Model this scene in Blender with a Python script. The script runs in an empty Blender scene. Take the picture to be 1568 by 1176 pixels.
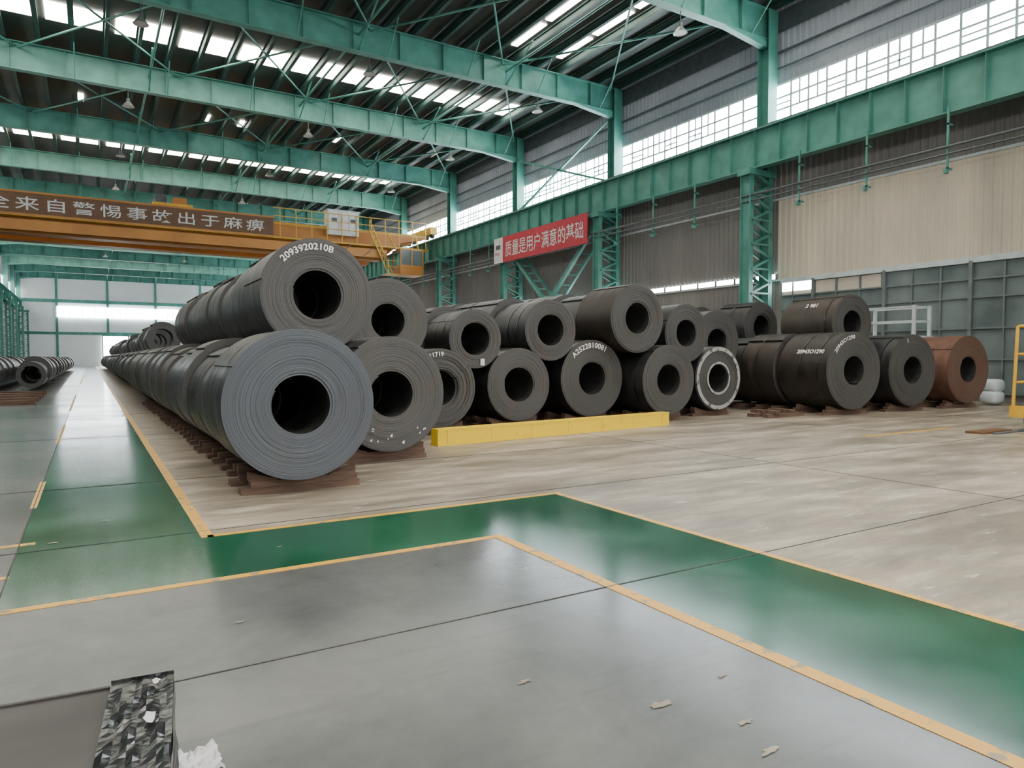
import bpy, math, random
from mathutils import Vector, Matrix
random.seed(7)
S=bpy.context.scene
COL=S.collection

# ---------------------------------------------------------------- materials
def nodes(name):
    m=bpy.data.materials.new(name); m.use_nodes=True
    nt=m.node_tree; b=nt.nodes['Principled BSDF']
    return m,nt,b
def mat(name,c1,c2=None,rough=.5,metal=0.0,scale=3.0,bump=0.0,bscale=None,stretch=(1,1,1),rvar=0.0,emis=0.0,lo=.35,hi=.65,detail=6):
    m,nt,b=nodes(name)
    b.inputs['Metallic'].default_value=metal
    b.inputs['Roughness'].default_value=rough
    c2=c2 or tuple(x*.8 for x in c1)
    tc=nt.nodes.new('ShaderNodeTexCoord'); mp=nt.nodes.new('ShaderNodeMapping')
    mp.inputs['Scale'].default_value=stretch
    nt.links.new(tc.outputs['Object'],mp.inputs['Vector'])
    n=nt.nodes.new('ShaderNodeTexNoise'); n.inputs['Scale'].default_value=scale; n.inputs['Detail'].default_value=detail
    nt.links.new(mp.outputs['Vector'],n.inputs['Vector'])
    r=nt.nodes.new('ShaderNodeValToRGB')
    r.color_ramp.elements[0].position=lo; r.color_ramp.elements[0].color=(*c1,1)
    r.color_ramp.elements[1].position=hi; r.color_ramp.elements[1].color=(*c2,1)
    nt.links.new(n.outputs['Fac'],r.inputs['Fac']); nt.links.new(r.outputs['Color'],b.inputs['Base Color'])
    if rvar>0:
        mr=nt.nodes.new('ShaderNodeMapRange'); mr.inputs['From Min'].default_value=.3; mr.inputs['From Max'].default_value=.7
        mr.inputs['To Min'].default_value=max(.03,rough-rvar); mr.inputs['To Max'].default_value=rough+rvar
        nt.links.new(n.outputs['Fac'],mr.inputs['Value']); nt.links.new(mr.outputs['Result'],b.inputs['Roughness'])
    if bump>0:
        n2=nt.nodes.new('ShaderNodeTexNoise'); n2.inputs['Scale'].default_value=bscale or scale*6; n2.inputs['Detail'].default_value=4
        nt.links.new(mp.outputs['Vector'],n2.inputs['Vector'])
        bp=nt.nodes.new('ShaderNodeBump'); bp.inputs['Strength'].default_value=bump; bp.inputs['Distance'].default_value=.01
        nt.links.new(n2.outputs['Fac'],bp.inputs['Height']); nt.links.new(bp.outputs['Normal'],b.inputs['Normal'])
    if emis>0:  # low self-glow, daylight painted into wall cladding and dim glazing
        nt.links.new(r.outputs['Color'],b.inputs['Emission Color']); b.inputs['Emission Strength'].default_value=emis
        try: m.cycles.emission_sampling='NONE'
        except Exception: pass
    return m
def floormat(name,base,light,dark,rough,rvar,scale,stretch,spot,spotc,bump=.08,broad=(.86,1.07),bs=.35,bstr=(1,1,1),streak=0.0,spec=.5):
    # painted / power-trowelled floor: broad mottling + fine streaks + worn specks
    m,nt,b=nodes(name); L=nt.links; N=nt.nodes.new
    b.inputs['Specular IOR Level'].default_value=spec
    tc=N('ShaderNodeTexCoord'); mp=N('ShaderNodeMapping'); mp.inputs['Scale'].default_value=stretch; L.new(tc.outputs['Object'],mp.inputs['Vector'])
    n=N('ShaderNodeTexNoise'); n.inputs['Scale'].default_value=scale; n.inputs['Detail'].default_value=12; n.inputs['Roughness'].default_value=.72; n.inputs['Distortion'].default_value=.3
    L.new(mp.outputs['Vector'],n.inputs['Vector'])
    r=N('ShaderNodeValToRGB'); e=r.color_ramp.elements; e[0].position=.32; e[0].color=(*dark,1); e[1].position=.68; e[1].color=(*light,1)
    k=e.new(.5); k.color=(*base,1); L.new(n.outputs['Fac'],r.inputs['Fac'])
    mb_=N('ShaderNodeMapping'); mb_.inputs['Scale'].default_value=bstr; L.new(tc.outputs['Object'],mb_.inputs['Vector'])
    n2=N('ShaderNodeTexNoise'); n2.inputs['Scale'].default_value=bs; n2.inputs['Detail'].default_value=6; n2.inputs['Roughness'].default_value=.6; L.new(mb_.outputs['Vector'],n2.inputs['Vector'])
    r2=N('ShaderNodeValToRGB'); r2.color_ramp.elements[0].position=.38; r2.color_ramp.elements[0].color=(broad[0],broad[0],broad[0],1); r2.color_ramp.elements[1].position=.62; r2.color_ramp.elements[1].color=(broad[1],broad[1],broad[1],1)
    L.new(n2.outputs['Fac'],r2.inputs['Fac'])
    mu=N('ShaderNodeMixRGB'); mu.blend_type='MULTIPLY'; mu.inputs['Fac'].default_value=1; L.new(r.outputs['Color'],mu.inputs['Color1']); L.new(r2.outputs['Color'],mu.inputs['Color2'])
    src=mu
    if streak>0:   # tyre and drag scuffs, long thin darker marks
        ms=N('ShaderNodeMapping'); ms.inputs['Scale'].default_value=(.5,6.0,1); ms.inputs['Rotation'].default_value=(0,0,.35); L.new(tc.outputs['Object'],ms.inputs['Vector'])
        ns=N('ShaderNodeTexNoise'); ns.inputs['Scale'].default_value=.9; ns.inputs['Detail'].default_value=9; ns.inputs['Roughness'].default_value=.7; L.new(ms.outputs['Vector'],ns.inputs['Vector'])
        rs=N('ShaderNodeValToRGB'); rs.color_ramp.elements[0].position=.56; rs.color_ramp.elements[0].color=(0,0,0,1); rs.color_ramp.elements[1].position=.72; rs.color_ramp.elements[1].color=(streak,streak,streak,1)
        L.new(ns.outputs['Fac'],rs.inputs['Fac'])
        ml=N('ShaderNodeMixRGB'); ml.inputs['Color2'].default_value=(dark[0]*.7,dark[1]*.7,dark[2]*.7,1); L.new(rs.outputs['Color'],ml.inputs['Fac']); L.new(mu.outputs['Color'],ml.inputs['Color1']); src=ml
    n3=N('ShaderNodeTexNoise'); n3.inputs['Scale'].default_value=3.2; n3.inputs['Detail'].default_value=9; n3.inputs['Roughness'].default_value=.6; L.new(mp.outputs['Vector'],n3.inputs['Vector'])
    r3=N('ShaderNodeValToRGB'); r3.color_ramp.elements[0].position=spot; r3.color_ramp.elements[0].color=(0,0,0,1); r3.color_ramp.elements[1].position=spot+.05; r3.color_ramp.elements[1].color=(.75,.75,.75,1)
    L.new(n3.outputs['Fac'],r3.inputs['Fac'])
    mx=N('ShaderNodeMixRGB'); mx.inputs['Color2'].default_value=(*spotc,1); L.new(r3.outputs['Color'],mx.inputs['Fac']); L.new(src.outputs['Color'],mx.inputs['Color1'])
    L.new(mx.outputs['Color'],b.inputs['Base Color'])
    mr=N('ShaderNodeMapRange'); mr.inputs['From Min'].default_value=.3; mr.inputs['From Max'].default_value=.7; mr.inputs['To Min'].default_value=rough-rvar; mr.inputs['To Max'].default_value=rough+rvar
    L.new(n2.outputs['Fac'],mr.inputs['Value']); L.new(mr.outputs['Result'],b.inputs['Roughness'])
    bp=N('ShaderNodeBump'); bp.inputs['Strength'].default_value=bump; bp.inputs['Distance'].default_value=.01
    n4=N('ShaderNodeTexNoise'); n4.inputs['Scale'].default_value=2.2; n4.inputs['Detail'].default_value=5; L.new(mp.outputs['Vector'],n4.inputs['Vector'])
    L.new(n4.outputs['Fac'],bp.inputs['Height']); L.new(bp.outputs['Normal'],b.inputs['Normal'])
    return m
def emat(name,c,s):
    m,nt,b=nodes(name)
    b.inputs['Base Color'].default_value=(*c,1)
    b.inputs['Emission Color'].default_value=(*c,1); b.inputs['Emission Strength'].default_value=s
    return m
def facemat(name,c1,c2,stain):
    m,nt,b=nodes(name); L=nt.links
    tc=nt.nodes.new('ShaderNodeTexCoord'); sp=nt.nodes.new('ShaderNodeSeparateXYZ'); cb=nt.nodes.new('ShaderNodeCombineXYZ')
    L.new(tc.outputs['Object'],sp.inputs[0]); L.new(sp.outputs[0],cb.inputs[0]); L.new(sp.outputs[2],cb.inputs[2])
    ln=nt.nodes.new('ShaderNodeVectorMath'); ln.operation='LENGTH'; L.new(cb.outputs[0],ln.inputs[0])
    n=nt.nodes.new('ShaderNodeTexNoise'); n.noise_dimensions='1D'; n.inputs['Scale'].default_value=100; n.inputs['Detail'].default_value=3
    L.new(ln.outputs['Value'],n.inputs['W'])
    r=nt.nodes.new('ShaderNodeValToRGB'); r.color_ramp.elements[0].position=.3; r.color_ramp.elements[1].position=.7
    r.color_ramp.elements[0].color=(*c1,1); r.color_ramp.elements[1].color=(*c2,1); L.new(n.outputs['Fac'],r.inputs['Fac'])
    n3=nt.nodes.new('ShaderNodeTexNoise'); n3.inputs['Scale'].default_value=2.6; n3.inputs['Detail'].default_value=8; L.new(tc.outputs['Object'],n3.inputs['Vector'])
    r3=nt.nodes.new('ShaderNodeValToRGB'); r3.color_ramp.elements[0].position=.45; r3.color_ramp.elements[1].position=.75
    r3.color_ramp.elements[0].color=(0,0,0,1); r3.color_ramp.elements[1].color=(.6,.6,.6,1); L.new(n3.outputs['Fac'],r3.inputs['Fac'])
    mx=nt.nodes.new('ShaderNodeMixRGB'); mx.inputs['Color2'].default_value=(*stain,1)
    L.new(r3.outputs['Color'],mx.inputs['Fac']); L.new(r.outputs['Color'],mx.inputs['Color1']); L.new(mx.outputs['Color'],b.inputs['Base Color'])
    b.inputs['Metallic'].default_value=.3; b.inputs['Roughness'].default_value=.55
    bp=nt.nodes.new('ShaderNodeBump'); bp.inputs['Strength'].default_value=.6; bp.inputs['Distance'].default_value=.009
    L.new(n.outputs['Fac'],bp.inputs['Height']); L.new(bp.outputs['Normal'],b.inputs['Normal'])
    return m
def bodymat(name,c1,c2,tint,rough=.43):
    # mill scale on the outer wrap: bands across the strip width, tint patches, scratches round the girth
    m,nt,b=nodes(name); L=nt.links; N=nt.nodes.new
    tc=N('ShaderNodeTexCoord'); ob=N('ShaderNodeObjectInfo')
    ad=N('ShaderNodeVectorMath'); ad.operation='ADD'; L.new(tc.outputs['Object'],ad.inputs[0])
    ml=N('ShaderNodeMath'); ml.operation='MULTIPLY'; ml.inputs[1].default_value=40; L.new(ob.outputs['Random'],ml.inputs[0]); L.new(ml.outputs[0],ad.inputs[1])
    mp=N('ShaderNodeMapping'); mp.inputs['Scale'].default_value=(1,5,1); L.new(ad.outputs[0],mp.inputs['Vector'])
    n=N('ShaderNodeTexNoise'); n.inputs['Scale'].default_value=1.6; n.inputs['Detail'].default_value=8; n.inputs['Roughness'].default_value=.65; L.new(mp.outputs['Vector'],n.inputs['Vector'])
    r=N('ShaderNodeValToRGB'); r.color_ramp.elements[0].position=.35; r.color_ramp.elements[0].color=(*c1,1); r.color_ramp.elements[1].position=.68; r.color_ramp.elements[1].color=(*c2,1); L.new(n.outputs['Fac'],r.inputs['Fac'])
    n2=N('ShaderNodeTexNoise'); n2.inputs['Scale'].default_value=1.1; n2.inputs['Detail'].default_value=5; L.new(ad.outputs[0],n2.inputs['Vector'])
    r2=N('ShaderNodeValToRGB'); r2.color_ramp.elements[0].position=.48; r2.color_ramp.elements[0].color=(0,0,0,1); r2.color_ramp.elements[1].position=.7; r2.color_ramp.elements[1].color=(.7,.7,.7,1); L.new(n2.outputs['Fac'],r2.inputs['Fac'])
    mx=N('ShaderNodeMixRGB'); mx.inputs['Color2'].default_value=(*tint,1); L.new(r2.outputs['Color'],mx.inputs['Fac']); L.new(r.outputs['Color'],mx.inputs['Color1'])
    hv=N('ShaderNodeMapRange'); hv.inputs['To Min'].default_value=.6; hv.inputs['To Max'].default_value=1.4; L.new(ob.outputs['Random'],hv.inputs['Value'])
    mu=N('ShaderNodeMixRGB'); mu.blend_type='MULTIPLY'; mu.inputs['Fac'].default_value=1; L.new(mx.outputs['Color'],mu.inputs['Color1']); L.new(hv.outputs['Result'],mu.inputs['Color2'])
    L.new(mu.outputs['Color'],b.inputs['Base Color'])
    mr=N('ShaderNodeMapRange'); mr.inputs['From Min'].default_value=.3; mr.inputs['From Max'].default_value=.7; mr.inputs['To Min'].default_value=rough-.13; mr.inputs['To Max'].default_value=rough+.15
    L.new(n.outputs['Fac'],mr.inputs['Value']); L.new(mr.outputs['Result'],b.inputs['Roughness']); b.inputs['Metallic'].default_value=.4
    bp=N('ShaderNodeBump'); bp.inputs['Strength'].default_value=.15; bp.inputs['Distance'].default_value=.01; L.new(n.outputs['Fac'],bp.inputs['Height']); L.new(bp.outputs['Normal'],b.inputs['Normal'])
    return m
def wornmat(name,c,under,thr=.60,scale=9,rough=.4):
    m,nt,b=nodes(name); L=nt.links
    tc=nt.nodes.new('ShaderNodeTexCoord')
    n=nt.nodes.new('ShaderNodeTexNoise'); n.inputs['Scale'].default_value=scale; n.inputs['Detail'].default_value=8; L.new(tc.outputs['Object'],n.inputs['Vector'])
    r=nt.nodes.new('ShaderNodeValToRGB'); r.color_ramp.elements[0].position=thr; r.color_ramp.elements[1].position=thr+.06
    r.color_ramp.elements[0].color=(*c,1); r.color_ramp.elements[1].color=(*under,1)
    L.new(n.outputs['Fac'],r.inputs['Fac']); L.new(r.outputs['Color'],b.inputs['Base Color']); b.inputs['Roughness'].default_value=rough
    return m

M={}
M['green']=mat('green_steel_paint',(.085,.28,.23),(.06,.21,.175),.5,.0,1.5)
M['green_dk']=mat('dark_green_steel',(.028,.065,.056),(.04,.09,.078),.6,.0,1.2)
M['deck']=mat('roof_deck',(.05,.058,.055),(.085,.095,.09),.6,0,.8,stretch=(1,.15,1))
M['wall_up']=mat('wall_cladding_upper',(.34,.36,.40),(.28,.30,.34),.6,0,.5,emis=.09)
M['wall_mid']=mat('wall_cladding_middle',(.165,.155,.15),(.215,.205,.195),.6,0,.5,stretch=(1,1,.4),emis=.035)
M['wall_low']=mat('wall_cladding_low_glow',(.52,.455,.35),(.40,.36,.29),.6,0,.6,stretch=(1,1,.3),emis=.20)  # emission stands in for daylight coming through the lower panels
M['wall_far']=mat('wall_cladding_far_glow',(.50,.54,.54),(.44,.48,.48),.6,0,.3,emis=.35)  # emission paints bright hazy daylight onto the far wall
M['frame']=mat('window_frame_paint',(.55,.6,.62),(.45,.5,.52),.5)
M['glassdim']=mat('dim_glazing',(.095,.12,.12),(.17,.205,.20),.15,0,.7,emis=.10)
M['mull']=mat('mullion_dark',(.12,.14,.14),(.15,.18,.18),.5)
M['pipe']=mat('pipe_dark',(.06,.07,.08),(.09,.1,.11),.5)
M['pane']=emat('daylit_window_pane',(.90,.96,1.0),28.0)
M['pane_west_fill']=emat('west_pane_and_south_fill',(1.0,.97,.93),9.0)  # west panes, also the added south fill panels behind the camera
M['panenorth']=emat('daylit_north_pane',(.92,.97,1.0),30.0)
M['sky']=emat('skylight_panel',(1.0,.95,.83),20.0)
M['conc']=floormat('concrete_floor',(.265,.222,.172),(.44,.385,.315),(.17,.138,.107),.42,.10,1.8,(.45,1.6,1),.63,(.56,.53,.47),.15,(.70,1.22),.75,(.45,1.5,1),.8,.4)
M['gray']=floormat('grey_floor_paint',(.106,.110,.110),(.130,.134,.134),(.080,.083,.083),.21,.05,.9,(1,1,1),.79,(.24,.23,.21),.05,(.84,1.08),.35,(1,1,1),.45,.42)
M['walk']=floormat('green_walkway_paint',(.009,.078,.040),(.016,.104,.058),(.006,.055,.029),.16,.05,.9,(1,1,1),.77,(.05,.12,.08),.05,(.82,1.1),.6,(1,1,1),.6,.36)
M['joint']=mat('floor_joint',(.03,.03,.03),(.07,.065,.06),.8)
M['yline']=wornmat('yellow_floor_line',(.64,.34,.04),(.26,.21,.13),.57,9)
M['ybar']=wornmat('yellow_barrier_paint',(.85,.58,.02),(.45,.36,.12),.66,14)
M['yel']=mat('yellow_machine_paint',(.70,.42,.04),(.58,.33,.03),.4)
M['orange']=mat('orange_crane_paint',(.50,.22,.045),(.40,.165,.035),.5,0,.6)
M['orange_dk']=mat('crane_paint_dark',(.15,.072,.03),(.115,.055,.026),.5)  # darker brown-orange for sign panel, lattice bars and track plate
M['white']=mat('white_paint',(.70,.71,.70),(.58,.59,.58),.5)
M['marker']=wornmat('white_marker',(.8,.8,.78),(.25,.25,.25),.62,30)
M['chalk']=wornmat('faded_chalk_ring',(.34,.34,.33),(.11,.11,.11),.55,5,.6)
M['red']=mat('red_banner',(.50,.035,.06),(.42,.03,.05),.6)
M['wood']=mat('timber',(.075,.042,.032),(.16,.10,.07),.85,0,5,stretch=(.4,3,3),bump=.4)
M['body']=bodymat('coil_mill_scale',(.016,.016,.018),(.043,.043,.047),(.036,.031,.029))
M['body2']=bodymat('coil_mill_scale_brown',(.027,.023,.020),(.054,.045,.038),(.056,.041,.031),.48)
M['rust']=mat('coil_rust',(.09,.042,.028),(.16,.075,.048),.75,.1,3)
M['bore']=mat('coil_bore',(.03,.03,.032),(.06,.058,.056),.5,.4,4)
M['face']=facemat('coil_edge_blue_grey',(.048,.056,.071),(.150,.163,.19),(.10,.103,.112))
M['face2']=facemat('coil_edge_grey',(.044,.044,.046),(.128,.126,.126),(.105,.087,.072))
M['face3']=facemat('coil_edge_rust',(.09,.055,.045),(.20,.12,.09),(.16,.06,.035))
M['strap']=mat('steel_strap',(.05,.05,.055),(.11,.11,.12),.3,.8,4)
M['blackfilm']=mat('black_plastic_film',(.008,.008,.009),(.022,.022,.024),.16,0,8,bump=.3,bscale=9)
M['roll']=mat('grey_sheet_cover',(.016,.013,.013),(.060,.053,.054),.5,0,1.5,stretch=(1,2.5,2),rvar=.08)
M['scrap_glint']=mat('white_scrap_and_glint',(.62,.62,.64),(.5,.5,.53),.5,0,6,bump=.6)  # loose scrap, also the painted glints on the crate film
M['lamp']=mat('lamp_reflector',(.5,.5,.48),(.4,.4,.4),.3,.7)

# ---------------------------------------------------------------- mesh builder
class MB:
    def __init__(s): s.v=[];s.f=[];s.m=[];s.mats=[]
    def mi(s,k):
        if k not in s.mats: s.mats.append(k)
        return s.mats.index(k)
    def face(s,pts,k):
        b=len(s.v); s.v+= [tuple(p) for p in pts]; s.f.append(tuple(range(b,b+len(pts)))); s.m.append(s.mi(k))
    def hexa(s,p,k):
        b=len(s.v); s.v+=[tuple(q) for q in p]; i=s.mi(k)
        for f in ((0,3,2,1),(4,5,6,7),(0,1,5,4),(1,2,6,5),(2,3,7,6),(3,0,4,7)):
            s.f.append(tuple(b+a for a in f)); s.m.append(i)
    def box(s,x0,x1,y0,y1,z0,z1,k):
        s.hexa([(x0,y0,z0),(x1,y0,z0),(x1,y1,z0),(x0,y1,z0),(x0,y0,z1),(x1,y0,z1),(x1,y1,z1),(x0,y1,z1)],k)
    def bar(s,p,q,w,k,h=None):
        p=Vector(p);q=Vector(q);h=h or w; d=(q-p).normalized()
        u=Vector((0,0,1)) if abs(d.z)<.95 else Vector((0,1,0))
        a=d.cross(u).normalized()*w/2; c=a.cross(d).normalized()*h/2
        s.hexa([p-a-c,p+a-c,q+a-c,q-a-c,p-a+c,p+a+c,q+a+c,q-a+c],k)
    def tube(s,p,q,r,k,n=10,r2=None,caps=True):
        p=Vector(p);q=Vector(q); d=(q-p).normalized(); r2=r if r2 is None else r2
        u=Vector((0,0,1)) if abs(d.z)<.95 else Vector((0,1,0))
        a=d.cross(u).normalized(); c=a.cross(d); b=len(s.v); i=s.mi(k)
        for j in range(n):
            t=2*math.pi*j/n; e=a*math.cos(t)+c*math.sin(t)
            s.v.append(tuple(p+e*r)); s.v.append(tuple(q+e*r2))
        for j in range(n):
            j2=(j+1)%n; s.f.append((b+2*j,b+2*j2,b+2*j2+1,b+2*j+1)); s.m.append(i)
        if caps:
            s.f.append(tuple(b+2*j for j in range(n))[::-1]); s.m.append(i)
            s.f.append(tuple(b+2*j+1 for j in range(n))); s.m.append(i)
    def add(s,vs,fs,k):
        b=len(s.v); s.v+=[tuple(v) for v in vs]; i=s.mi(k)
        for f in fs: s.f.append(tuple(b+a for a in f)); s.m.append(i)
    def mesh(s,name):
        me=bpy.data.meshes.new(name); me.from_pydata(s.v,[],s.f)
        for k in s.mats: me.materials.append(M[k])
        me.polygons.foreach_set('material_index',s.m); me.update()
        return me
    def obj(s,name,loc=(0,0,0),parent=None,smooth=False):
        me=s.mesh(name)
        if smooth: me.polygons.foreach_set('use_smooth',[True]*len(me.polygons))
        o=bpy.data.objects.new(name,me); o.location=loc; COL.objects.link(o)
        if parent: o.parent=parent
        return o

def textmesh(t,size,spacing=1.0,fat=.012):
    cu=bpy.data.curves.new('t','FONT'); cu.body=t; cu.size=size; cu.space_character=spacing; cu.resolution_u=3; cu.offset=size*fat
    o=bpy.data.objects.new('t',cu); COL.objects.link(o)
    bpy.context.view_layer.update()
    dg=bpy.context.evaluated_depsgraph_get(); me=bpy.data.meshes.new_from_object(o.evaluated_get(dg))
    vs=[v.co.copy() for v in me.vertices]; fs=[tuple(p.vertices) for p in me.polygons]
    bpy.data.objects.remove(o); bpy.data.meshes.remove(me)
    return vs,fs

# ---------------------------------------------------------------- building
X0,X1=-11.0,27.0; Y0,Y1=-22.0,150.5; ZR=17.6
BAYS=[-11.3,-.8,9.8]+[21.15+10.65*k for k in range(0,13)]
B1,B2=BAYS[4],BAYS[5]

fl=MB()
def fr(x0,x1,y0,y1,k): fl.face([(x0,y0,0),(x1,y0,0),(x1,y1,0),(x0,y1,0)],k)
fr(X0,-.53,Y0,Y1,'gray'); fr(-.53,3.0,Y0,5.17,'gray')
fr(3.0,4.53,Y0,5.17,'walk'); fr(-.53,4.53,5.17,6.47,'walk'); fr(-.53,.84,6.47,Y1,'walk')
fr(.84,4.53,6.47,Y1,'conc'); fr(4.53,X1,Y0,Y1,'conc')
fl.obj('floor')

ln=MB(); h=.003; w=.05
def yl(x0,x1,y0,y1): ln.box(x0,x1,y0,y1,.0005,h,'yline')
yl(-3,3.0+w,5.17-w,5.17+w*.6); yl(3.0-w,3.0+w,Y0+1,5.17-w)
yl(.84,4.53+w,6.47-w*.7,6.47+w*.7); yl(4.53-w*.7,4.53+w*.7,Y0+1,6.47-w*.7)
yl(.84-w,.84+w,6.47-w*.7,145)
for a,b in ((8.6,10.4),(15,19),(24,34),(50,90)): yl(-.53-w*.6,-.53+w*.6,a,b)
yl(-3,-.42,6.92,7.0); yl(-3,-.52,5.93,6.0)
yl(13.0,16.2,7.95,8.07)
ln.obj('floor_line_markings')
jt=MB()
for y in (-5.4,.6,3.62,6.68,9.7,15.7,21.7): jt.box(X0+.1,X1-.1,y-.005,y+.005,.0004,.0034,'joint')
for x in (-6.5,-.53,8.6,14.2,19.8): jt.box(x-.005,x+.005,Y0+.1,60,.0004,.0033,'joint')
jt.obj('floor_joints')

def ribbed(mb,x,y0,y1,z0,z1,k,sgn,pitch=.3,dep=.045):
    n=int((y1-y0)/pitch); pr=[]; x=x+sgn*.015
    for i in range(n):
        a=y0+i*pitch
        pr+=[(a,0),(a+pitch*.5,0),(a+pitch*.62,dep),(a+pitch*.88,dep)]
    pr.append((y1,0)); b=len(mb.v); idx=mb.mi(k)
    for (y,d) in pr: mb.v.append((x+sgn*d,y,z0)); mb.v.append((x+sgn*d,y,z1))
    for i in range(len(pr)-1):
        mb.f.append((b+2*i,b+2*i+2,b+2*i+3,b+2*i+1)); mb.m.append(idx)
we=MB()
WZ0,WZ1=12.25,13.85
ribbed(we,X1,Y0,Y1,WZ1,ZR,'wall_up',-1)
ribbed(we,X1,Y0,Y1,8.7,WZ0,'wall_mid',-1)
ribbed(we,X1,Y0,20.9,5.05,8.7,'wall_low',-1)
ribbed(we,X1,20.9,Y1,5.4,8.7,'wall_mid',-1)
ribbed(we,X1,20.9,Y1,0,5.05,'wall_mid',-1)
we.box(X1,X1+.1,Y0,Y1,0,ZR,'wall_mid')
for z in (5.1,8.75,WZ0-.05,WZ1+.05): we.box(X1-.12,X1-.02,Y0,Y1,z-.05,z+.05,'frame')
we.obj('wall_east')
wp=MB(); wp.face([(X1-.06,Y0,WZ0),(X1-.06,Y1,WZ0),(X1-.06,Y1,WZ1),(X1-.06,Y0,WZ1)],'pane')
y=Y0
while y<Y1:
    wp.box(X1-.14,X1-.08,y-.045,y+.045,WZ0,WZ1,'frame')
    y+=.88
for z in (WZ0+.52,WZ0+1.05): wp.box(X1-.135,X1-.08,Y0,Y1,z-.04,z+.04,'frame')
random.seed(3)
yy=Y0
while yy<70:
    if random.random()<.55: wp.box(X1-.15,X1-.08,yy+.40,yy+.47,WZ0+.52,WZ1,'frame')
    if random.random()<.4: wp.box(X1-.15,X1-.08,yy,yy+.88,WZ0+.74,WZ0+.80,'frame')
    yy+=.88
wp.obj('window_1')
w2=MB(); w2.face([(X1-.06,20.9,5.12),(X1-.06,Y1,5.12),(X1-.06,Y1,5.38),(X1-.06,20.9,5.38)],'pane')
w2.face([(X1-.065,19.0,5.0),(X1-.065,20.6,5.0),(X1-.065,20.6,4.55),(X1-.065,19.0,4.55)],'pane')
y=20.9
while y<80: w2.box(X1-.12,X1-.07,y-.05,y+.05,5.1,5.4,'mull'); y+=1.2
w2.obj('window_2')
w3=MB(); w3.face([(X1-.05,Y0,0.3),(X1-.05,20.6,.3),(X1-.05,20.6,5.0),(X1-.05,Y0,5.0)],'glassdim')
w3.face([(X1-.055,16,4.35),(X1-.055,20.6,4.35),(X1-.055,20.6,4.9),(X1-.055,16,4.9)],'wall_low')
y=Y0; q=0
while y<20.7:
    w3.box(X1-(.22 if q%3==0 else .14),X1-.06,y-(.06 if q%3==0 else .03),y+(.06 if q%3==0 else .03),0,5.0,'mull'); y+=1.05; q+=1
for z in (.3,1.5,2.6,3.7,4.35): w3.box(X1-.15,X1-.06,Y0,20.6,z-.03,z+.03,'mull')
w3.box(X1-.2,X1-.05,Y0,20.6,4.93,5.1,'frame')
w3.obj('window_3')

ww=MB()
ribbed(ww,X0,Y0,Y1,WZ1,ZR,'wall_up',1); ribbed(ww,X0,Y0,Y1,0,WZ0,'wall_mid',1)
ww.box(X0-.1,X0,Y0,Y1,0,ZR,'wall_mid'); ww.obj('wall_west')
w4=MB()
for z0,z1 in ((WZ0,WZ1),):
    w4.face([(X0+.04,Y0,z0),(X0+.04,Y1,z0),(X0+.04,Y1,z1),(X0+.04,Y0,z1)],'pane_west_fill')
    y=Y0
    while y<Y1: w4.box(X0+.05,X0+.12,y-.04,y+.04,z0,z1,'frame'); y+=1.2
w4.obj('window_4')
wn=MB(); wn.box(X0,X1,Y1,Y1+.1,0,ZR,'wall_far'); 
wn.box(X0,X1,Y1-.12,Y1-.02,5.8,6.3,'green'); wn.box(X0,X1,Y1-.12,Y1-.02,11.6,12.2,'green')
for x in (-5,3,11,19): wn.box(x-.2,x+.2,Y1-.2,Y1-.02,0,16,'green')
wn.obj('wall_north')
w5=MB(); w5.box(-5,15,Y1-.3,Y1-.22,9.0,10.9,'panenorth'); 
for i in range(21): w5.box(-5+i-.04,-5+i+.04,Y1-.36,Y1-.31,9,10.9,'frame')
w5.obj('window_5')
dn=MB(); dn.box(2.2,6.2,Y1-.3,Y1-.22,0,5.6,'panenorth'); dn.box(2.0,6.4,Y1-.32,Y1-.2,5.6,5.9,'green'); dn.box(2.0,2.2,Y1-.32,Y1-.2,0,5.6,'green'); dn.box(6.2,6.4,Y1-.32,Y1-.2,0,5.6,'green')
dn.obj('door_1')
wsn=MB(); wsn.box(X0,X1,Y0-.1,Y0,0,ZR,'wall_up'); wsn.obj('wall_south')
w6=MB()
w6.box(-8,24,Y0+.02,Y0+.06,9.5,13.5,'pane_west_fill')  # unseen glowing window, added to light coil faces from behind the camera
for i in range(33): w6.box(-8+i-.04,-8+i+.04,Y0+.07,Y0+.12,9.5,13.5,'frame')
w6.obj('south_fill_window')
d2=MB(); d2.box(-3,5,Y0+.02,Y0+.06,0,6,'pane_west_fill'); d2.box(-3.3,5.3,Y0+.02,Y0+.1,6,6.4,'green'); d2.box(-3.3,-3,Y0+.02,Y0+.1,0,6,'green'); d2.box(5,5.3,Y0+.02,Y0+.1,0,6,'green'); d2.obj('south_fill_door')  # unseen glowing doorway, added as fill light from behind the camera

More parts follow.
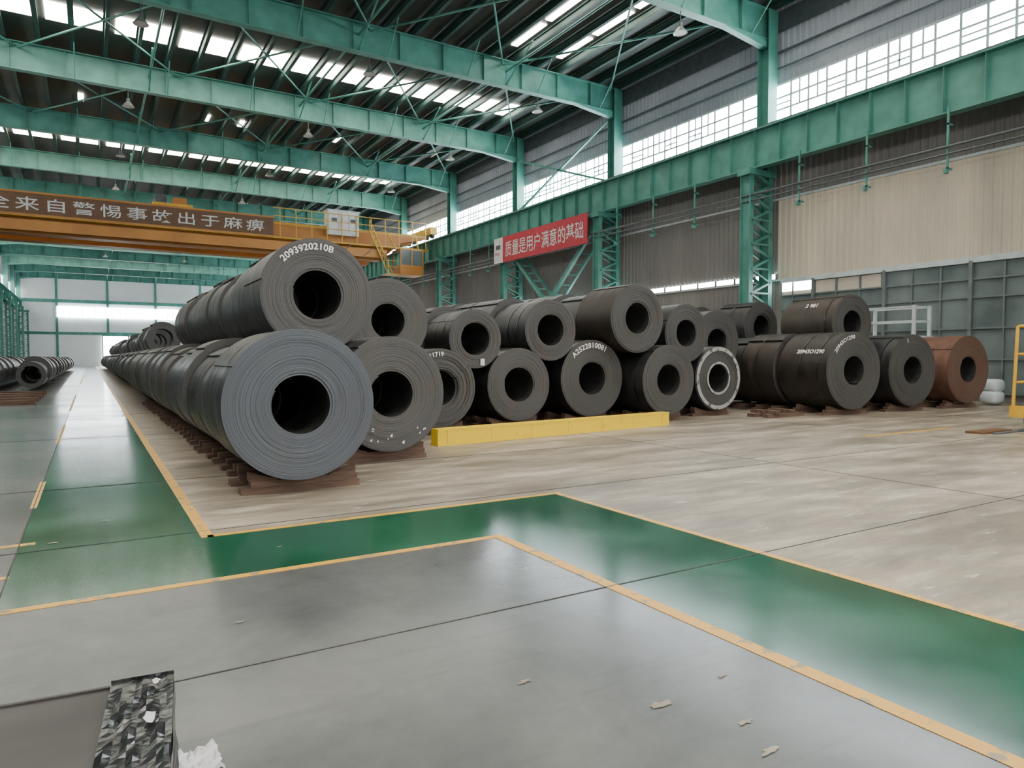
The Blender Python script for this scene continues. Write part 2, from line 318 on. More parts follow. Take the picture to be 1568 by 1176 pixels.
cl=MB(); cl.box(X0-.2,X1+.2,Y0,Y1,ZR,ZR+.1,'deck')
cl.obj('ceiling')
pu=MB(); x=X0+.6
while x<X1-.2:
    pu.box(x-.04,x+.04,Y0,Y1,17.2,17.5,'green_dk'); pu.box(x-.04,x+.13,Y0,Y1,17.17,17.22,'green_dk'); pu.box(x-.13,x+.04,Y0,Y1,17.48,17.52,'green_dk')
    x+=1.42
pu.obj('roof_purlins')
sk=MB()
for yc in (-14.1,-3.5,7.1,17.7,38.9,60.1,81.3,102.5,123.7):  # bands nearest the camera are unseen, added to light the hall
    a=X0+1.0
    while a<X1-4.5:
        sk.box(a,a+2.45,yc-1.0,yc+1.0,ZR-.06,ZR-.02,'sky'); a+=2.84
for xc in (18.9,21.7):
    for k in (0,1,2): sk.box(xc-.18,xc+.18,21.9+3.1*k,24.6+3.1*k,ZR-.06,ZR-.02,'sky')
random.seed(11)
for i in range(46):
    x=X0+1+random.random()*34; yb=random.choice([46,50,56,66,70,76,88,96,110]); sk.box(x-.15,x+.15,yb,yb+1.3,ZR-.06,ZR-.02,'sky')
sk.obj('skylight_1')

BZ0,BZ1=15.8,17.12
def girder(y):
    g=MB()
    g.box(X0+.4,X1-.4,y-.012,y+.012,BZ0,BZ1,'green')
    g.box(X0+.4,X1-.4,y-.2,y+.2,BZ0-.03,BZ0+.01,'green'); g.box(X0+.4,X1-.4,y-.2,y+.2,BZ1-.02,BZ1+.03,'green')
    x=X0+1
    while x<X1-.5:
        g.box(x-.012,x+.012,y-.17,y+.17,BZ0,BZ1,'green'); x+=2.3
    for xs,sg in ((X1-.45,-1),(X0+.45,1)):
        g.hexa([(xs,y-.16,BZ0-.35),(xs+sg*.5,y-.16,BZ0-.35),(xs+sg*.5,y+.16,BZ0-.35),(xs,y+.16,BZ0-.35),(xs,y-.16,BZ0),(xs+sg*3.4,y-.16,BZ0),(xs+sg*3.4,y+.16,BZ0),(xs,y+.16,BZ0)],'green')
    x=X0+2.1
    while x<X1-1:
        for s in (-1,1): g.bar((x,y+s*.12,BZ0+.05),(x,y+s*1.5,17.25),.05,'green')
        x+=4.26
    g.obj('roof_girder')
for y in BAYS: girder(y)
rb=MB()
for i in range(len(BAYS)-1):
    if i in (3,4,5,8,11):
        ya,yb=BAYS[i],BAYS[i+1]; xs=[X0+1+i2*7.2 for i2 in range(6)]
        for a,b in zip(xs[:-1],xs[1:]):
            rb.tube((a,ya,16.95),(b,yb,16.95),.05,'green',6); rb.tube((b,ya,16.9),(a,yb,16.9),.05,'green',6)
for x in (3,11,19):
    rb.tube((x,Y0,16.6),(x,Y1-1,16.6),.06,'green',6)
for i in range(3,len(BAYS)-1):
    for x in (3,11,19):
        rb.tube((x,BAYS[i],15.9),(x,BAYS[i]+2.6,17.2),.045,'green',6); rb.tube((x,BAYS[i+1],15.9),(x,BAYS[i+1]-2.6,17.2),.045,'green',6)
rb.obj('roof_bracing')

def column(y,side):
    c=MB(); xa=25.15 if side>0 else X0+.55; xb=26.45 if side>0 else X0+1.85
    if side<0: xa,xb=X0+.45,X0+1.75
    for x in (xa,xb):
        c.box(x-.02,x+.02,y-.25,y+.25,0,9.9,'green'); c.box(x-.13,x+.13,y-.27,y-.23,0,9.9,'green'); c.box(x-.13,x+.13,y+.23,y+.27,0,9.9,'green')
    n=9; dz=9.8/n
    for j in range(n):
        for yy in (y-.24,y+.24):
            c.bar((xa,yy,j*dz+.05),(xb,yy,(j+.5)*dz+.05),.09,'green'); c.bar((xb,yy,(j+.5)*dz+.05),(xa,yy,(j+1)*dz+.05),.09,'green')
        c.bar((xa,y-.24,j*dz+.1),(xb,y-.24,j*dz+.1),.08,'green')
    c.box(xa-.25,xb+.25,y-.35,y+.35,9.65,9.93,'green')
    xu=xb-.05 if side>0 else xa+.05
    c.box(xu-.015,xu+.015,y-.3,y+.3,9.9,BZ0+1.3,'green'); c.box(xu-.3,xu+.3,y-.31,y-.27,9.9,BZ0+1.3,'green'); c.box(xu-.3,xu+.3,y+.27,y+.31,9.9,BZ0+1.3,'green')
    c.box(xa-.3,xb+.3,y-.4,y+.4,0,.04,'green')
    c.obj('steel_column')
for y in BAYS: column(y,1); column(y,-1)

def runway(x,side):
    r=MB(); za,zb=9.95,11.6
    r.box(x-.02,x+.02,Y0,Y1-.4,za,zb,'green'); r.box(x-.28,x+.28,Y0,Y1-.4,zb-.04,zb+.02,'green'); r.box(x-.22,x+.22,Y0,Y1-.4,za-.02,za+.03,'green')
    y=Y0+.5
    while y<Y1-1: r.box(x-.2,x+.2,y-.012,y+.012,za,zb,'green'); y+=1.325
    r.box(x-.06,x+.06,Y0,Y1-.4,zb+.02,zb+.16,'pipe')
    xo=x+side*.3; r.box(min(xo,xo+side*1.0),max(xo,xo+side*1.0),Y0,Y1-.5,zb-.1,zb-.06,'green')
    r.obj('crane_runway_beam')
runway(25.45,1); runway(X0+.75,-1)
cr=MB()
y=1.1
while y<70:
    if all(abs(y-b)>.5 for b in BAYS) and not 31.5<y<44:
        cr.box(25.14,25.2,y-.03,y+.03,7.9,10.1,'green'); cr.box(25.14,25.45,y-.03,y+.03,8.0,8.06,'green'); cr.box(25.14,25.45,y-.03,y+.03,9.5,9.56,'green')
        cr.box(25.0,25.2,y-.05,y+.05,7.85,8.0,'green')
    y+=2.9
for z,r_ in ((8.75,.05),(8.5,.035)): cr.tube((25.1,Y0+1,z),(25.1,Y1-2,z),r_,'pipe',8)
cr.obj('crane_power_rail')
ev=MB(); ev.box(26.76,26.86,Y0+.1,Y1-.5,16.2,17.1,'pipe')
ev.tube((26.815,Y0+.3,15.3),(26.815,Y1-1,15.3),.055,'pipe',12); ev.tube((26.82,Y0+.3,14.6),(26.82,Y1-1,14.6),.04,'pipe',8)  # dark eave pipes, joined into the same mesh as the fascia
ev.obj('eave_trim_pipes')
br=MB()
for a,b in ((B1,B2),):
    m=(a+b)/2
    for (p,q) in (((a,.5),(m,5)),((m,5),(b,.5)),((a,9.6),(m,5)),((m,5),(b,9.6)),((a,5),(b,5))):
        br.bar((25.3,p[0],p[1]),(25.3,q[0],q[1]),.22,'green'); br.bar((26.2,p[0],p[1]),(26.2,q[0],q[1]),.16,'green')
    for t in range(1,8):
        f=t/8
        br.bar((25.3,a+(m-a)*f,9.6-4.6*f),(26.2,a+(m-a)*f,9.6-4.6*f),.08,'green'); br.bar((25.3,b+(m-b)*f,9.6-4.6*f),(26.2,b+(m-b)*f,9.6-4.6*f),.08,'green')
    br.bar((26.2,a,11.8),(26.2,b,15.6),.12,'green'); br.bar((26.2,b,11.8),(26.2,a,15.6),.12,'green')
br.obj('column_bracing')

bn=MB(); bx=24.70
bn.box(bx,bx+.05,32.2,41.8,8.2,9.95,'red'); bn.box(bx,bx+.05,41.8,43.0,8.2,9.95,'white')
bn.box(bx+.05,bx+.1,32.1,43.1,9.9,9.98,'pipe'); bn.box(bx+.05,bx+.1,32.1,43.1,8.17,8.25,'pipe')
vs,fs=textmesh('质量是用户满意的基础',.98,1.0,.006)
mx=max(v.x for v in vs); sc=8.9/mx
bn.add([(bx-.012,41.45-v.x*sc,8.62+v.y*1.15) for v in vs],fs,'white')
vs,fs=textmesh('STEEL',.3,1.0)
bn.add([(bx-.012,42.85-v.x*.9,8.75+v.y*.8) for v in vs],fs,'red')
bn.box(bx-.012,bx,42.1,42.7,9.15,9.45,'pipe')
bn.obj('red_banner')

CE=bpy.data.objects.new('overhead_crane',None); COL.objects.link(CE)
c=MB(); cy=55.6
for yy in (cy,cy+3.2):
    zt=11.9
    xs=[(-9.6,11.75),(-8.2,9.7),(20.8,9.7),(22.6,11.2),(24.9,11.75)]
    for (xa,za),(xb,zb) in zip(xs[:-1],xs[1:]):
        c.hexa([(xa,yy-.5,za),(xb,yy-.5,zb),(xb,yy+.5,zb),(xa,yy+.5,za),(xa,yy-.5,zt),(xb,yy-.5,zt),(xb,yy+.5,zt),(xa,yy+.5,zt)],'orange')
    c.box(-9.6,24.9,yy-.58,yy+.58,zt,zt+.08,'yel'); c.box(-9.6,24.9,yy-.05,yy+.05,zt+.08,zt+.2,'pipe')
    c.box(-8.2,20.8,yy-.56,yy+.56,9.62,9.72,'orange')
c.obj('bridge_girders',parent=CE)
c=MB()
for x in (X0+.75,25.3):
    c.box(x-.3,x+.3,cy-1.2,cy+4.4,12.1,12.7,'yel')
    for yy in (cy-.9,cy+.2,cy+3.0,cy+4.1): c.tube((x-.12,yy,12.08),(x+.12,yy,12.08),.29,'pipe',16)
c.obj('end_trucks',parent=CE)
c=MB()
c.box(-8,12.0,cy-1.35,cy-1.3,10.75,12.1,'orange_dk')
c.box(-8,21,cy-1.35,cy-.5,10.62,10.72,'yel'); c.box(-8,21,cy-1.36,cy-1.3,9.72,10.4,'orange'); c.box(-8,12.1,cy-1.38,cy-1.3,12.08,12.2,'orange'); c.box(-8,12.1,cy-1.38,cy-1.3,10.66,10.78,'orange')
x=12.5
while x<24.5: c.box(x-.03,x+.03,cy-1.33,cy-1.28,10.7,12.9 if x>12 else 12,'yel'); x+=1.2
for z in (11.7,12.3,12.9): c.bar((12,cy-1.3,z),(24.6,cy-1.3,z),.05,'yel')
c.box(21,24.8,cy-1.35,cy-.5,10.62,10.72,'yel')
for k in range(6):
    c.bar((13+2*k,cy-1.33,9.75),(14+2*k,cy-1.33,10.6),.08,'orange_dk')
c.obj('walkway',parent=CE)
c=MB(); vs,fs=textmesh('安全来自警惕事故出于麻痹',.95,1.32,.006)
mx=max(v.x for v in vs); k=18.3/mx
c.add([(-7.0+v.x*k,cy-1.37,11.08+v.y*.95) for v in vs],fs,'white'); c.obj('slogan',parent=CE)
c=MB()
c.box(16.2,18.7,cy-1.2,cy-.2,11.3,13.2,'white'); 
for x in (16.25,17.05,17.9): c.box(x,x+.7,cy-1.24,cy-1.2,11.45,13.05,'white')
c.box(16.5,16.9,cy-1.27,cy-1.24,12.3,12.6,'pipe'); c.box(18.0,18.4,cy-1.27,cy-1.24,12.3,12.6,'pipe'); c.box(16.1,18.8,cy-1.3,cy-.1,13.2,13.26,'frame')
c.obj('electrical_cabinet',parent=CE)
c=MB()
c.box(22.3,24.3,cy-2.8,cy-1.0,8.3,8.4,'orange'); c.box(22.3,24.3,cy-2.8,cy-1.0,10.3,10.4,'orange'); c.box(22.3,24.3,cy-2.8,cy-2.75,8.4,9.1,'orange')
c.box(22.3,22.35,cy-2.8,cy-1.0,8.4,9.1,'orange'); c.box(24.25,24.3,cy-2.8,cy-1.0,8.4,10.3,'orange'); c.box(22.4,24.2,cy-2.77,cy-2.74,9.1,10.3,'glassdim')
for x in (22.33,23.3,24.27):
    c.box(x-.05,x+.05,cy-2.82,cy-2.72,8.4,10.3,'orange')
c.box(22.3,22.4,cy-1.1,cy-1,8.4,10.3,'orange')
for p,q in (((22.3,cy-1.9,10.4),(21.8,cy-1.2,11.9)),((24.3,cy-1.9,10.4),(24.3,cy-1.2,11.9)),((20.6,cy-1.5,11.8),(22.2,cy-1.5,8.4)),((20.2,cy-1.5,11.8),(21.8,cy-1.5,8.4)),((21.8,cy-1.5,8.4),(22.3,cy-1.5,8.4))):
    c.bar(p,q,.09,'yel')
for t in range(9):
    f=t/9; c.bar((20.2+1.6*f,cy-1.5,11.8-3.4*f),(20.6+1.6*f,cy-1.5,11.8-3.4*f),.05,'yel'); c.bar((20.2+1.6*f,cy-1.5,11.8-3.4*f),(20.2+1.6*f,cy-1.5,12.7-3.4*f),.04,'yel')
c.bar((20.2,cy-1.5,12.7),(21.8,cy-1.5,9.3),.05,'yel')
c.box(21.3,22.3,cy-2.6,cy-1.2,8.3,8.36,'yel'); 
for z in (8.9,9.4): c.bar((21.3,cy-2.6,z),(22.3,cy-2.6,z),.04,'yel')
c.box(21.3,21.36,cy-2.63,cy-2.57,8.3,9.4,'yel')
c.obj('operator_cab',loc=(-.7,0,0),parent=CE)
c=MB()
c.box(4,6.6,cy-.3,cy+3.5,12.15,12.6,'yel'); c.tube((4.6,cy+.6,13.0),(4.6,cy+2.6,13.0),.4,'pipe',16); c.box(5.4,6.3,cy+.5,cy+1.5,12.6,13.2,'orange')
c.obj('hoist_trolley',parent=CE)

for y in [b for b in BAYS if 15<b<110]:
    for x in (2.0,11.5,21.0):
        l=MB(); l.tube((0,0,.75),(0,0,.25),.02,'pipe',6); l.tube((0,0,.28),(0,0,.1),.09,'pipe',12); l.tube((0,0,.12),(0,0,-.14),.09,'lamp',18,.3,False); l.tube((0,0,-.1),(0,0,-.12),.26,'white',18)
        l.obj('high_bay_lamp',(x,y,15.02))

# ---------------------------------------------------------------- steel coils
def coilmesh(R,r,L,turns=26,N=96,seed=0,body='body',face='face',tele=.006,seam=2.2):
    rnd=random.Random(seed); mb=MB(); p=(R-r)/(turns+1)
    fi=mb.mi(face); bi=mb.mi(body); hi=mb.mi('bore')
    offs=[]; o=0
    for i in range(turns):
        o=o*.7+rnd.uniform(-tele,tele); offs.append(o+(tele*2.5 if i<2 else 0))
    if turns>4:   # the outermost laps sit a little proud or shy of the rest
        offs[-1]+=.012; offs[-2]+=.007
    def P(rad,j,y):
        t=seam+2*math.pi*j/N; return (rad*math.cos(t),y,rad*math.sin(t))
    def rad(i,j): return r+p*(i+j/N)
    def ringquads(A,B,mi):
        b=len(mb.v); mb.v.extend(A); mb.v.extend(B); n=len(A)
        for j in range(n-1): mb.f.append((b+j,b+j+1,b+n+j+1,b+n+j)); mb.m.append(mi)
    for sgn,yy in ((1,0.0),(-1,L)):
        tt=turns if sgn==1 else 4
        for i in range(tt):
            if sgn==1:
                o=offs[i]; ra=lambda j,i=i: rad(i,j); rb_=lambda j,i=i: rad(i+1,j)
            else:
                o=0; q=turns/4; ra=lambda j,i=i,q=q: rad(i*q,j); rb_=lambda j,i=i,q=q: rad((i+1)*q,j)
            A=[P(ra(j),j,yy+o) for j in range(N+1)]; B=[P(rb_(j),j,yy+o) for j in range(N+1)]
            ringquads(A,B,fi) if sgn==1 else ringquads(B,A,fi)
            if sgn==1:
                nx=offs[i+1] if i+1<turns else offs[i]
                if i+1<turns: ringquads([P(rad(i+1,j),j,o) for j in range(N+1)],[P(rad(i+1,j),j,nx) for j in range(N+1)],fi)
    A=[P(rad(turns,j),j,offs[-1]) for j in range(N+1)]; B=[P(rad(turns,j),j,L) for j in range(N+1)]
    ringquads(A,B,bi)
    A=[P(rad(0,j),j,L) for j in range(N+1)]; B=[P(rad(0,j),j,offs[0]) for j in range(N+1)]
    ringquads(A,B,hi)
    for (ri,mi) in ((turns,bi),(0,hi)):
        a=rad(ri,0); b_=rad(ri,N); mb.face([P(a,0,0),P(b_,0,0),P(b_,0,L),P(a,0,L)],body)
    return mb
def face_text(mb,t,size,rho,phi0,k='marker',y=-.022):
    vs,fs=textmesh(t,size,1.05,.025); out=[]
    for v in vs:
        a=phi0+v.x/rho; q=rho+v.y; out.append((q*math.sin(a),y,q*math.cos(a)))
    mb.add(out,fs,k)
def body_text(mb,t,size,R,y0,phi,k='marker',off=.006):
    vs,fs=textmesh(t,size,1.0,.025); out=[]
    for v in vs:
        a=phi+v.y/R; out.append(((R+off)*math.sin(a),y0-v.x,(R+off)*math.cos(a)))
    mb.add(out,fs,k)
def strap(mb,R,y,k='strap',w=.035):
    n=64
    for j in range(n):
        a=2*math.pi*j/n;b=2*math.pi*(j+1)/n; rr=R+.004
        mb.face([(rr*math.cos(a),y,rr*math.sin(a)),(rr*math.cos(b),y,rr*math.sin(b)),(rr*math.cos(b),y+w,rr*math.sin(b)),(rr*math.cos(a),y+w,rr*math.sin(a))],k)
def put(mb,x,y,z,rot=0):
    o=mb.obj('steel_coil',(x,y,z),smooth=False)
    o.rotation_euler=(0,0,rot)
    me=o.data
    me.polygons.foreach_set('use_smooth',[True]*len(me.polygons))
    try: me.set_sharp_from_angle(angle=math.radians(30))
    except Exception: pass
    return o
def dunnage(x,y,L,R,front=True,rot=0):
    d=MB()
    hw=R*.82 if front else R*.66
    for yy in (.22,L-.42):
        d.box(-hw,hw-.05,yy,yy+.2,0,.07,'wood'); d.box(-hw*.85,hw*.9,yy+.02,yy+.17,.07,.145,'wood')
        if not front: continue
        for s in (-1,1):
            a=s*.30; b=s*.62
            z0=.146; z1=.146+.10
            d.hexa([(min(a,b),yy+.03,z0),(max(a,b),yy+.03,z0),(max(a,b),yy+.16,z0),(min(a,b),yy+.16,z0)]+
                   ([(a,yy+.03,z0+.01),(b,yy+.03,z1),(b,yy+.16,z1),(a,yy+.16,z0+.01)] if s>0 else [(b,yy+.03,z1),(a,yy+.03,z0+.01),(a,yy+.16,z0+.01),(b,yy+.16,z1)]),'wood')
    o=d.obj('timber_dunnage',(x,y,0)); o.rotation_euler=(0,0,rot)
ZB=.15
low={}
stack=MB()
def lowcoil(x,y,z,R,L,kind):
    key=(round(R,2),round(L,2),kind)
    if y>34:
        mb=coilmesh(R,.36,L,3,32,1,'body','face2')
        b=len(stack.v); stack.v+=[(v[0]+x,v[1]+y,v[2]+z) for v in mb.v]
        for f,m in zip(mb.f,mb.m): stack.f.append(tuple(a+b for a in f)); stack.m.append(stack.mi(mb.mats[m]))
        return
    if key not in low:
        mb=coilmesh(R,.36,L,12,72,len(low)+3,kind,'face2',.008)
        if len(low)%2==0: strap(mb,R,L*.5)
        o=put(mb,x,y,z); low[key]=o.data
    else:
        o=bpy.data.objects.new('steel_coil',low[key]); o.location=(x,y,z); COL.objects.link(o)

RT=math.radians(-6)
F=[ (2.04,7.95,.865,.325,1.30,'body','face'),
    (3.80,9.66,.86,.33,1.30,'body','face2'),
    (5.95,12.5,.80,.35,1.25,'body','face2'),
    (8.05,12.9,.81,.37,1.30,'body','face2'),
    (10.15,13.0,.92,.38,1.35,'body','face2'),
    (12.03,12.4,.86,.37,1.25,'body','face2'),
    (14.30,12.9,.86,.36,1.30,'body','face2'),
    (17.62,11.15,1.06,.38,1.65,'body2','face2'),
    (20.28,11.05,1.04,.38,1.30,'body','face2'),
    (23.0,10.85,1.04,.38,1.30,'rust','face3')]
for i,(x,y,R,r,L,bk,fk) in enumerate(F):
    mb=coilmesh(R,r,L,30 if i else 34,112,i+20,bk,fk,.005 if i!=2 else .018,seam=[2.6,2.2,.6,2.9,1.0,2.2,.4,-1.2,2.0,2.5][i])
    if i==2: face_text(mb,'209 11719',.12,R-.16,-.75,y=-.035)
    if i==4: face_text(mb,'A2522810081',.17,R-.20,-.85)
    if i==7:
        face_text(mb,'20943O1290',.15,R-.2,-1.0); body_text(mb,'20943O1290',.17,R,1.1,-1.12)
        strap(mb,R,.9)
    if i==8: face_text(mb,'1',.15,R-.2,-.35)
    if i==1:
        rnd=random.Random(4)
        for k in range(11):
            a=2.1+rnd.random()*1.7; q=R-.10-rnd.random()*.2; cx,cz=q*math.sin(a),q*math.cos(a); s=rnd.uniform(.008,.022)
            mb.face([(cx-s,-.02,cz-s*.6),(cx+s*.7,-.02,cz-s),(cx+s,-.02,cz+s*1.4),(cx-s*.4,-.02,cz+s)],'marker')
    if i==6:
        for (ra,rb2) in ((r+.02,r+.08),(R-.13,R-.03)):
            n=96
            for j in range(n):
                a=2*math.pi*j/n;b=2*math.pi*(j+1)/n
                mb.face([(ra*math.cos(a),-.02,ra*math.sin(a)),(ra*math.cos(b),-.02,ra*math.sin(b)),(rb2*math.cos(b),-.02,rb2*math.sin(b)),(rb2*math.cos(a),-.02,rb2*math.sin(a))],'chalk')
    if i in (0,1,3,4,5,7,8): strap(mb,R,.3)
    rot=RT if i>=7 else 0
    put(mb,x,y,ZB+R,rot); dunnage(x+(.09 if i==0 else 0),y,L,R,True,rot)
    end={0:118,1:118}.get(i,30 if i<7 else 22)
    yy=y+L+(.12 if i<7 else .24); rnd=random.Random(50+i); xb=x if i<7 else x+.1
    while yy<end:
        R2=R-rnd.choice([0,.0,.04,.07]); L2=rnd.choice([1.1,1.2,1.3]); kd=rnd.choice(['body','body','body2'])
        if i in (8,9) and yy>16: break
        lowcoil(xb+rnd.uniform(-.02,.03),yy,ZB+R2,R2,L2,kd)
        if yy<26 : dunnage(xb,yy,L2,R2,False)
        yy+=L2+rnd.choice([.10,.14,.2])
def rest(a,b,R):
    (x1,_,r1,*_),(x2,_,r2,*_)=F[a],F[b]
    z1,z2=ZB+r1,ZB+r2; d1,d2=r1+R,r2+R
    dx,dz=x2-x1,z2-z1; D=math.hypot(dx,dz); t=(d1*d1-d2*d2+D*D)/(2*D); hh=math.sqrt(max(0,d1*d1-t*t))
    return x1+t*dx/D-hh*dz/D, z1+t*dz/D+hh*dx/D
T=[ (0,1,10.4,.845,.355,1.28,'body','face2','2093920210B'),
    (1,2,12.75,.84,.33,1.3,'body','face2',None),
    (2,3,12.95,.63,.34,1.25,'body','face2',None),
    (3,4,13.0,.70,.35,1.5,'body','face2',None),
    (4,5,12.6,.83,.36,1.35,'body2','face2',None),
    (5,6,12.95,.76,.34,1.25,'body','face2',None),
    (6,7,14.3,.93,.38,1.3,'body','face2',None),
    (7,8,12.1,.84,.36,1.9,'body2','face2','2 981')]
for n,(a,b,y,R,r,L,bk,fk,tx) in enumerate(T):
    x,z=rest(a,b,R+.012)
    mb=coilmesh(R,r,L,28,104,n+60,bk,fk,.006,seam=[2.9,.5,2.5,1.2,2.0,2.7,1,2][n])
    if n==0: face_text(mb,tx,.135,R-.17,-.82)
    if n==7: body_text(mb,'2 981',.2,R,1.1,-.95)
    if n in (2,3): strap(mb,R,.35); strap(mb,R,.75)
    if n==7: strap(mb,R,.25)
    if n==2: mb.box(.10,.20,-.03,-.022,-.56,-.42,'white')
    put(mb,x,y,z,RT if n==7 else 0)
    rnd=random.Random(90+n); yy=y+L+.12; end=[22,24,26,27,27,26,22,15][n]
    if n==7: yy=15.3; end=19
    while yy<end:
        R2=(R if n not in (2,3) else R+.08)-rnd.choice([0,.02,.06])
        x2,z2=rest(a,b,R2+.015); L2=rnd.choice([1.15,1.3]); lowcoil(x2,yy,z2,R2,L2,rnd.choice(['body','body','body2'])); yy+=L2+rnd.choice([.08,.14])
rnd=random.Random(5); yy=27
while yy<110:
    if rnd.random()<.6:
        R2=rnd.choice([.7,.8]); x2,z2=rest(0,1,R2+.02); lowcoil(x2,yy,z2,R2,1.25,'body')
    yy+=1.5
for x,ys in ((-2.3,38),(-4.1,29),(-6.0,33)):
    yy=ys; 
    while yy<100:
        R2=rnd.choice([.62,.7,.75]); lowcoil(x,yy,ZB+R2,R2,1.2,'body')
        yy+=1.32
        if rnd.random()<.15: yy+=2
stack.obj('steel_coil_stack')
tb=MB()
for i in range(5): tb.box(-6.8,-1.6,28.0+i*1.9,28.25+i*1.9,0,.14,'wood')
tb.obj('timber_skids')
t2=MB()
t2.box(14.9,16.35,11.75,11.95,0,.09,'wood'); t2.box(14.8,16.2,12.15,12.35,0,.09,'wood'); t2.box(15.1,15.3,11.7,12.5,.092,.18,'wood'); t2.box(15.8,16.0,11.8,12.45,.092,.18,'wood')
t2.obj('timber_pile')

# maintenance platform and a sack along the glazed partition
mp_=MB()
for x in (24.6,25.6):
    for y in (13.4,15.4): mp_.box(x-.05,x+.05,y-.05,y+.05,0,3.4,'frame')
mp_.box(24.5,25.7,13.3,15.5,2.25,2.33,'frame')
for z in (2.85,3.35):
    mp_.bar((24.6,13.4,z),(24.6,15.4,z),.05,'frame'); mp_.bar((25.6,13.4,z),(25.6,15.4,z),.05,'frame'); mp_.bar((24.6,13.4,z),(25.6,13.4,z),.05,'frame'); mp_.bar((24.6,15.4,z),(25.6,15.4,z),.05,'frame')
for k in range(8): mp_.bar((24.6,15.65,.28*(k+1)),(25.1,15.65,.28*(k+1)),.04,'frame')
for x in (24.6,25.1): mp_.bar((x,15.65,0),(x,15.65,3.0),.05,'frame')
mp_.obj('maintenance_platform')
sb=MB(); rs_=random.Random(9)
for (x,y,z) in ((0,0,.24),(.05,.02,.62)):
    n,m_=18,10; b=len(sb.v); idx=sb.mi('frame')
    for i in range(m_+1):
        ph_=math.pi*i/m_-math.pi/2
        for j in range(n):
            th=2*math.pi*j/n
            ce=lambda t,e: math.copysign(abs(t)**e,t)
            k=1+rs_.uniform(-.03,.03)
            sb.v.append((x+.36*k*ce(math.cos(ph_),.5)*ce(math.cos(th),.5),y+.28*k*ce(math.cos(ph_),.5)*ce(math.sin(th),.5),z+.22*ce(math.sin(ph_),.6)))
    for i in range(m_):
        for j in range(n): sb.f.append((b+i*n+j,b+i*n+(j+1)%n,b+(i+1)*n+(j+1)%n,b+(i+1)*n+j)); sb.m.append(idx)
sb.obj('white_sacks',(25.3,11.2,.02),smooth=True)

yb=MB()
L=6.27; hh=.30; d=.12
yb.box(0,L,-d,d,0,.03,'ybar'); yb.box(0,L,-d,d,hh-.03,hh,'ybar'); yb.box(0,L,-d+.01,d-.01,.03,hh-.03,'ybar')
for k in range(7): yb.box(.2+k*.97,.23+k*.97,-d-.002,d+.002,.03,hh-.03,'ybar')
o=yb.obj('yellow_barrier',(5.15,11.08,0)); o.rotation_euler=(0,0,math.atan2(.75,6.2))

TE=bpy.data.objects.new('coil_transfer_cart',None); COL.objects.link(TE); TE.location=(16.9,6.6,0.03)
c=MB(); c.box(-.1,3.2,-1.2,.5,.25,.5,'yel'); c.box(0,3.1,-1.1,.4,.5,.56,'pipe')
for x in (.35,2.7):
    for y in (-.95,.25): c.tube((x,y-.08,.2),(x,y+.08,.2),.2,'pipe',20)
c.obj('deck',parent=TE)
c=MB(); c.tube((.40,-.9,.95),(.40,.2,.95),.5,'yel',32); c.tube((.40,-.95,.95),(.40,.25,.95),.2,'pipe',20); c.obj('cable_drum',parent=TE)
c=MB()
for x,y in ((-.05,.45),(-.05,-.3),(.7,.45),(1.5,.45)):
    c.tube((x,y,.4),(x+.12,y,2.2),.035,'yel',8)
for z in (1.0,1.6,2.2): c.tube((-.0+.12*(z-.4)/1.8,.45,z),(1.6,.45,z),.03,'yel',8); c.tube((-.0+.12*(z-.4)/1.8,.45,z),(.0+.12*(z-.4)/1.8,-.3,z),.03,'yel',8)
c.obj('guard_rail',parent=TE)
rl=MB()
for y in (5.65,6.85): rl.box(15.6,26,y-.05,y+.05,.001,.028,'pipe')
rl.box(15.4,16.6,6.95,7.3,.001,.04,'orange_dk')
rl.obj('cart_track')

# strapped, film-wrapped crate of sheet in the foreground; origin at its far right corner
fb=MB(); Lx,Wy,Hz=1.9,1.0,.50; FW=.15
rr=random.Random(2)
fb.box(-Lx,-FW,-Wy,0,.08,Hz,'roll')
for k in range(4): fb.box(-Lx+.1+k*.45,-Lx+.25+k*.45,-Wy,0,0,.08,'wood')
fb.box(-Lx,-FW,-.002,.012,Hz-.12,Hz+.006,'roll')
def crump(u,v): return .007*math.sin(u*17+v*11)+.005*math.sin(u*31-v*27)+rr.uniform(-.0012,.0012)
def sheet(org,eu,ev,nu,nv,nrm,k):
    pts=[[None]*(nv+1) for _ in range(nu+1)]
    for i in range(nu+1):
        for j in range(nv+1):
            u=i/nu; v=j/nv; e=min(1,6*min(u,1-u)+.15)*min(1,6*min(v,1-v)+.15)
            pts[i][j]=Vector(org)+Vector(eu)*u+Vector(ev)*v+Vector(nrm)*(.012+crump(u,v)*e)
    for i in range(nu):
        for j in range(nv): fb.face([pts[i][j],pts[i+1][j],pts[i+1][j+1],pts[i][j+1]],k)
fb.box(-FW,0,-Wy,0,.02,Hz,'blackfilm')
sheet((-FW-.02,-Wy,Hz),(FW+.03,0,0),(0,Wy+.01,0),10,40,(0,0,1),'blackfilm')
sheet((0,-Wy,.02),(0,Wy+.01,0),(0,0,Hz),40,18,(1,0,0),'blackfilm')
sheet((-FW-.02,0,.02),(0,0,Hz),(FW+.03,0,0),18,10,(0,1,0),'blackfilm')
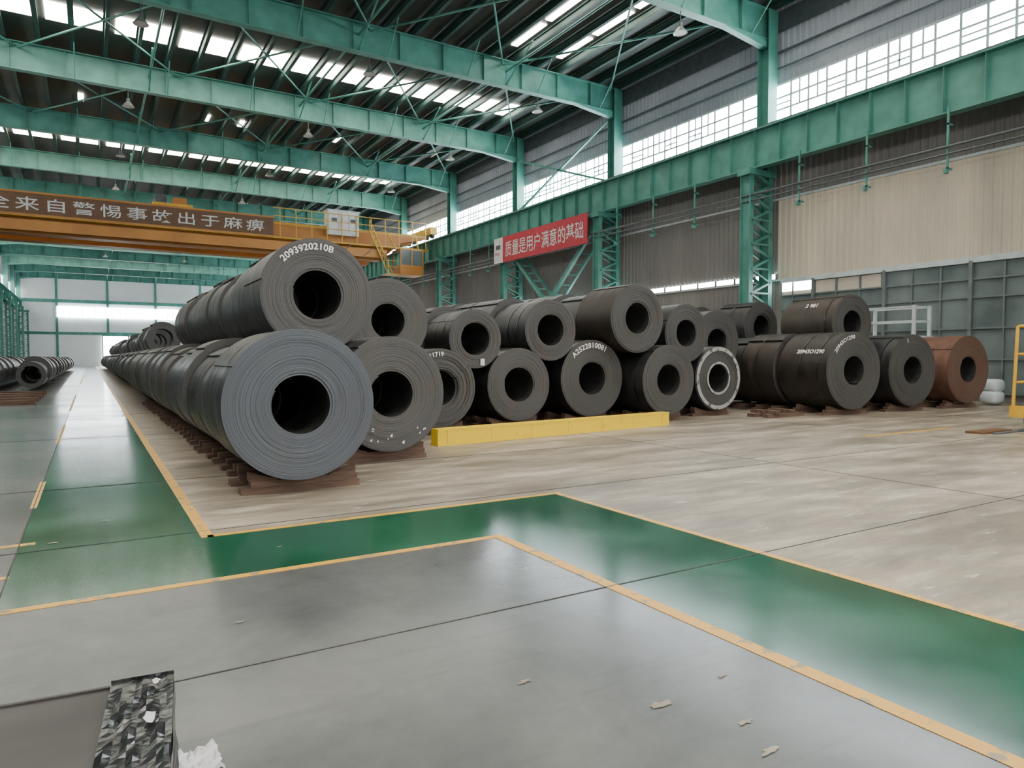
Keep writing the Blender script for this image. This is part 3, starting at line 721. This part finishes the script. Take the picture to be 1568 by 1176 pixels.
def glint(cx,cy2,w2,h2):  # white flecks painted on as bright reflections in the film
    n=12; pts=[]
    for k in range(n):
        a=2*math.pi*k/n; q=rr.uniform(.6,1.15); pts.append((cx+w2*q*math.cos(a),cy2+h2*q*math.sin(a),Hz+.026))
    fb.face(pts,'scrap_glint')
glint(-.05,-.30,.018,.045); glint(-.04,-.06,.014,.02)
o=fb.obj('wrapped_sheet_crate',(.205,2.49,0)); o.rotation_euler=(0,0,math.radians(-6))
sc=MB(); g=12
def ph(i,j):
    return (.20*(i/g-.5)+rr.uniform(-.006,.006),.20*(j/g-.5)+rr.uniform(-.006,.006),.008+.030*max(0,math.sin(i*1.3)*math.cos(j*1.1+i*.5))+rr.uniform(0,.006))
pts=[[ph(i,j) for j in range(g+1)] for i in range(g+1)]
for i in range(g):
    for j in range(g): sc.face([pts[i][j],pts[i+1][j],pts[i+1][j+1],pts[i][j+1]],'scrap_glint')
sc.obj('plastic_scrap',(.30,2.82,0))
lt=MB()
for (x,y,s) in ((.72,4.25,.025),(1.75,2.75,.028),(2.15,2.25,.036),(2.35,1.95,.028),(2.6,2.3,.022),(2.25,1.75,.036),(-.3,6.9,.025),(.1,7.6,.02),(1.3,5.8,.015)):
    n=14; pts=[]
    for k in range(n):
        a=2*math.pi*k/n; q=s*rr.uniform(.4,1.5); pts.append((x+q*1.3*math.cos(a),y+q*.6*math.sin(a),.004))
    lt.face(pts,'conc')
lt.obj('paint_chips')

W=bpy.data.worlds.new('World'); S.world=W; W.use_nodes=True
wt=W.node_tree
wt.nodes['Background'].inputs[0].default_value=(.8,.9,1,1); wt.nodes['Background'].inputs[1].default_value=1.0
cam=bpy.data.cameras.new('camera'); co=bpy.data.objects.new('camera',cam); COL.objects.link(co)
cam.sensor_width=36; cam.lens=36*1060/1568; cam.clip_end=400; cam.clip_start=.05
co.location=(0,0,1.55); co.rotation_euler=(math.radians(90-2.16),0,-math.radians(31.35))
S.camera=co
S.view_settings.view_transform='AgX'
S.view_settings.exposure=0.0
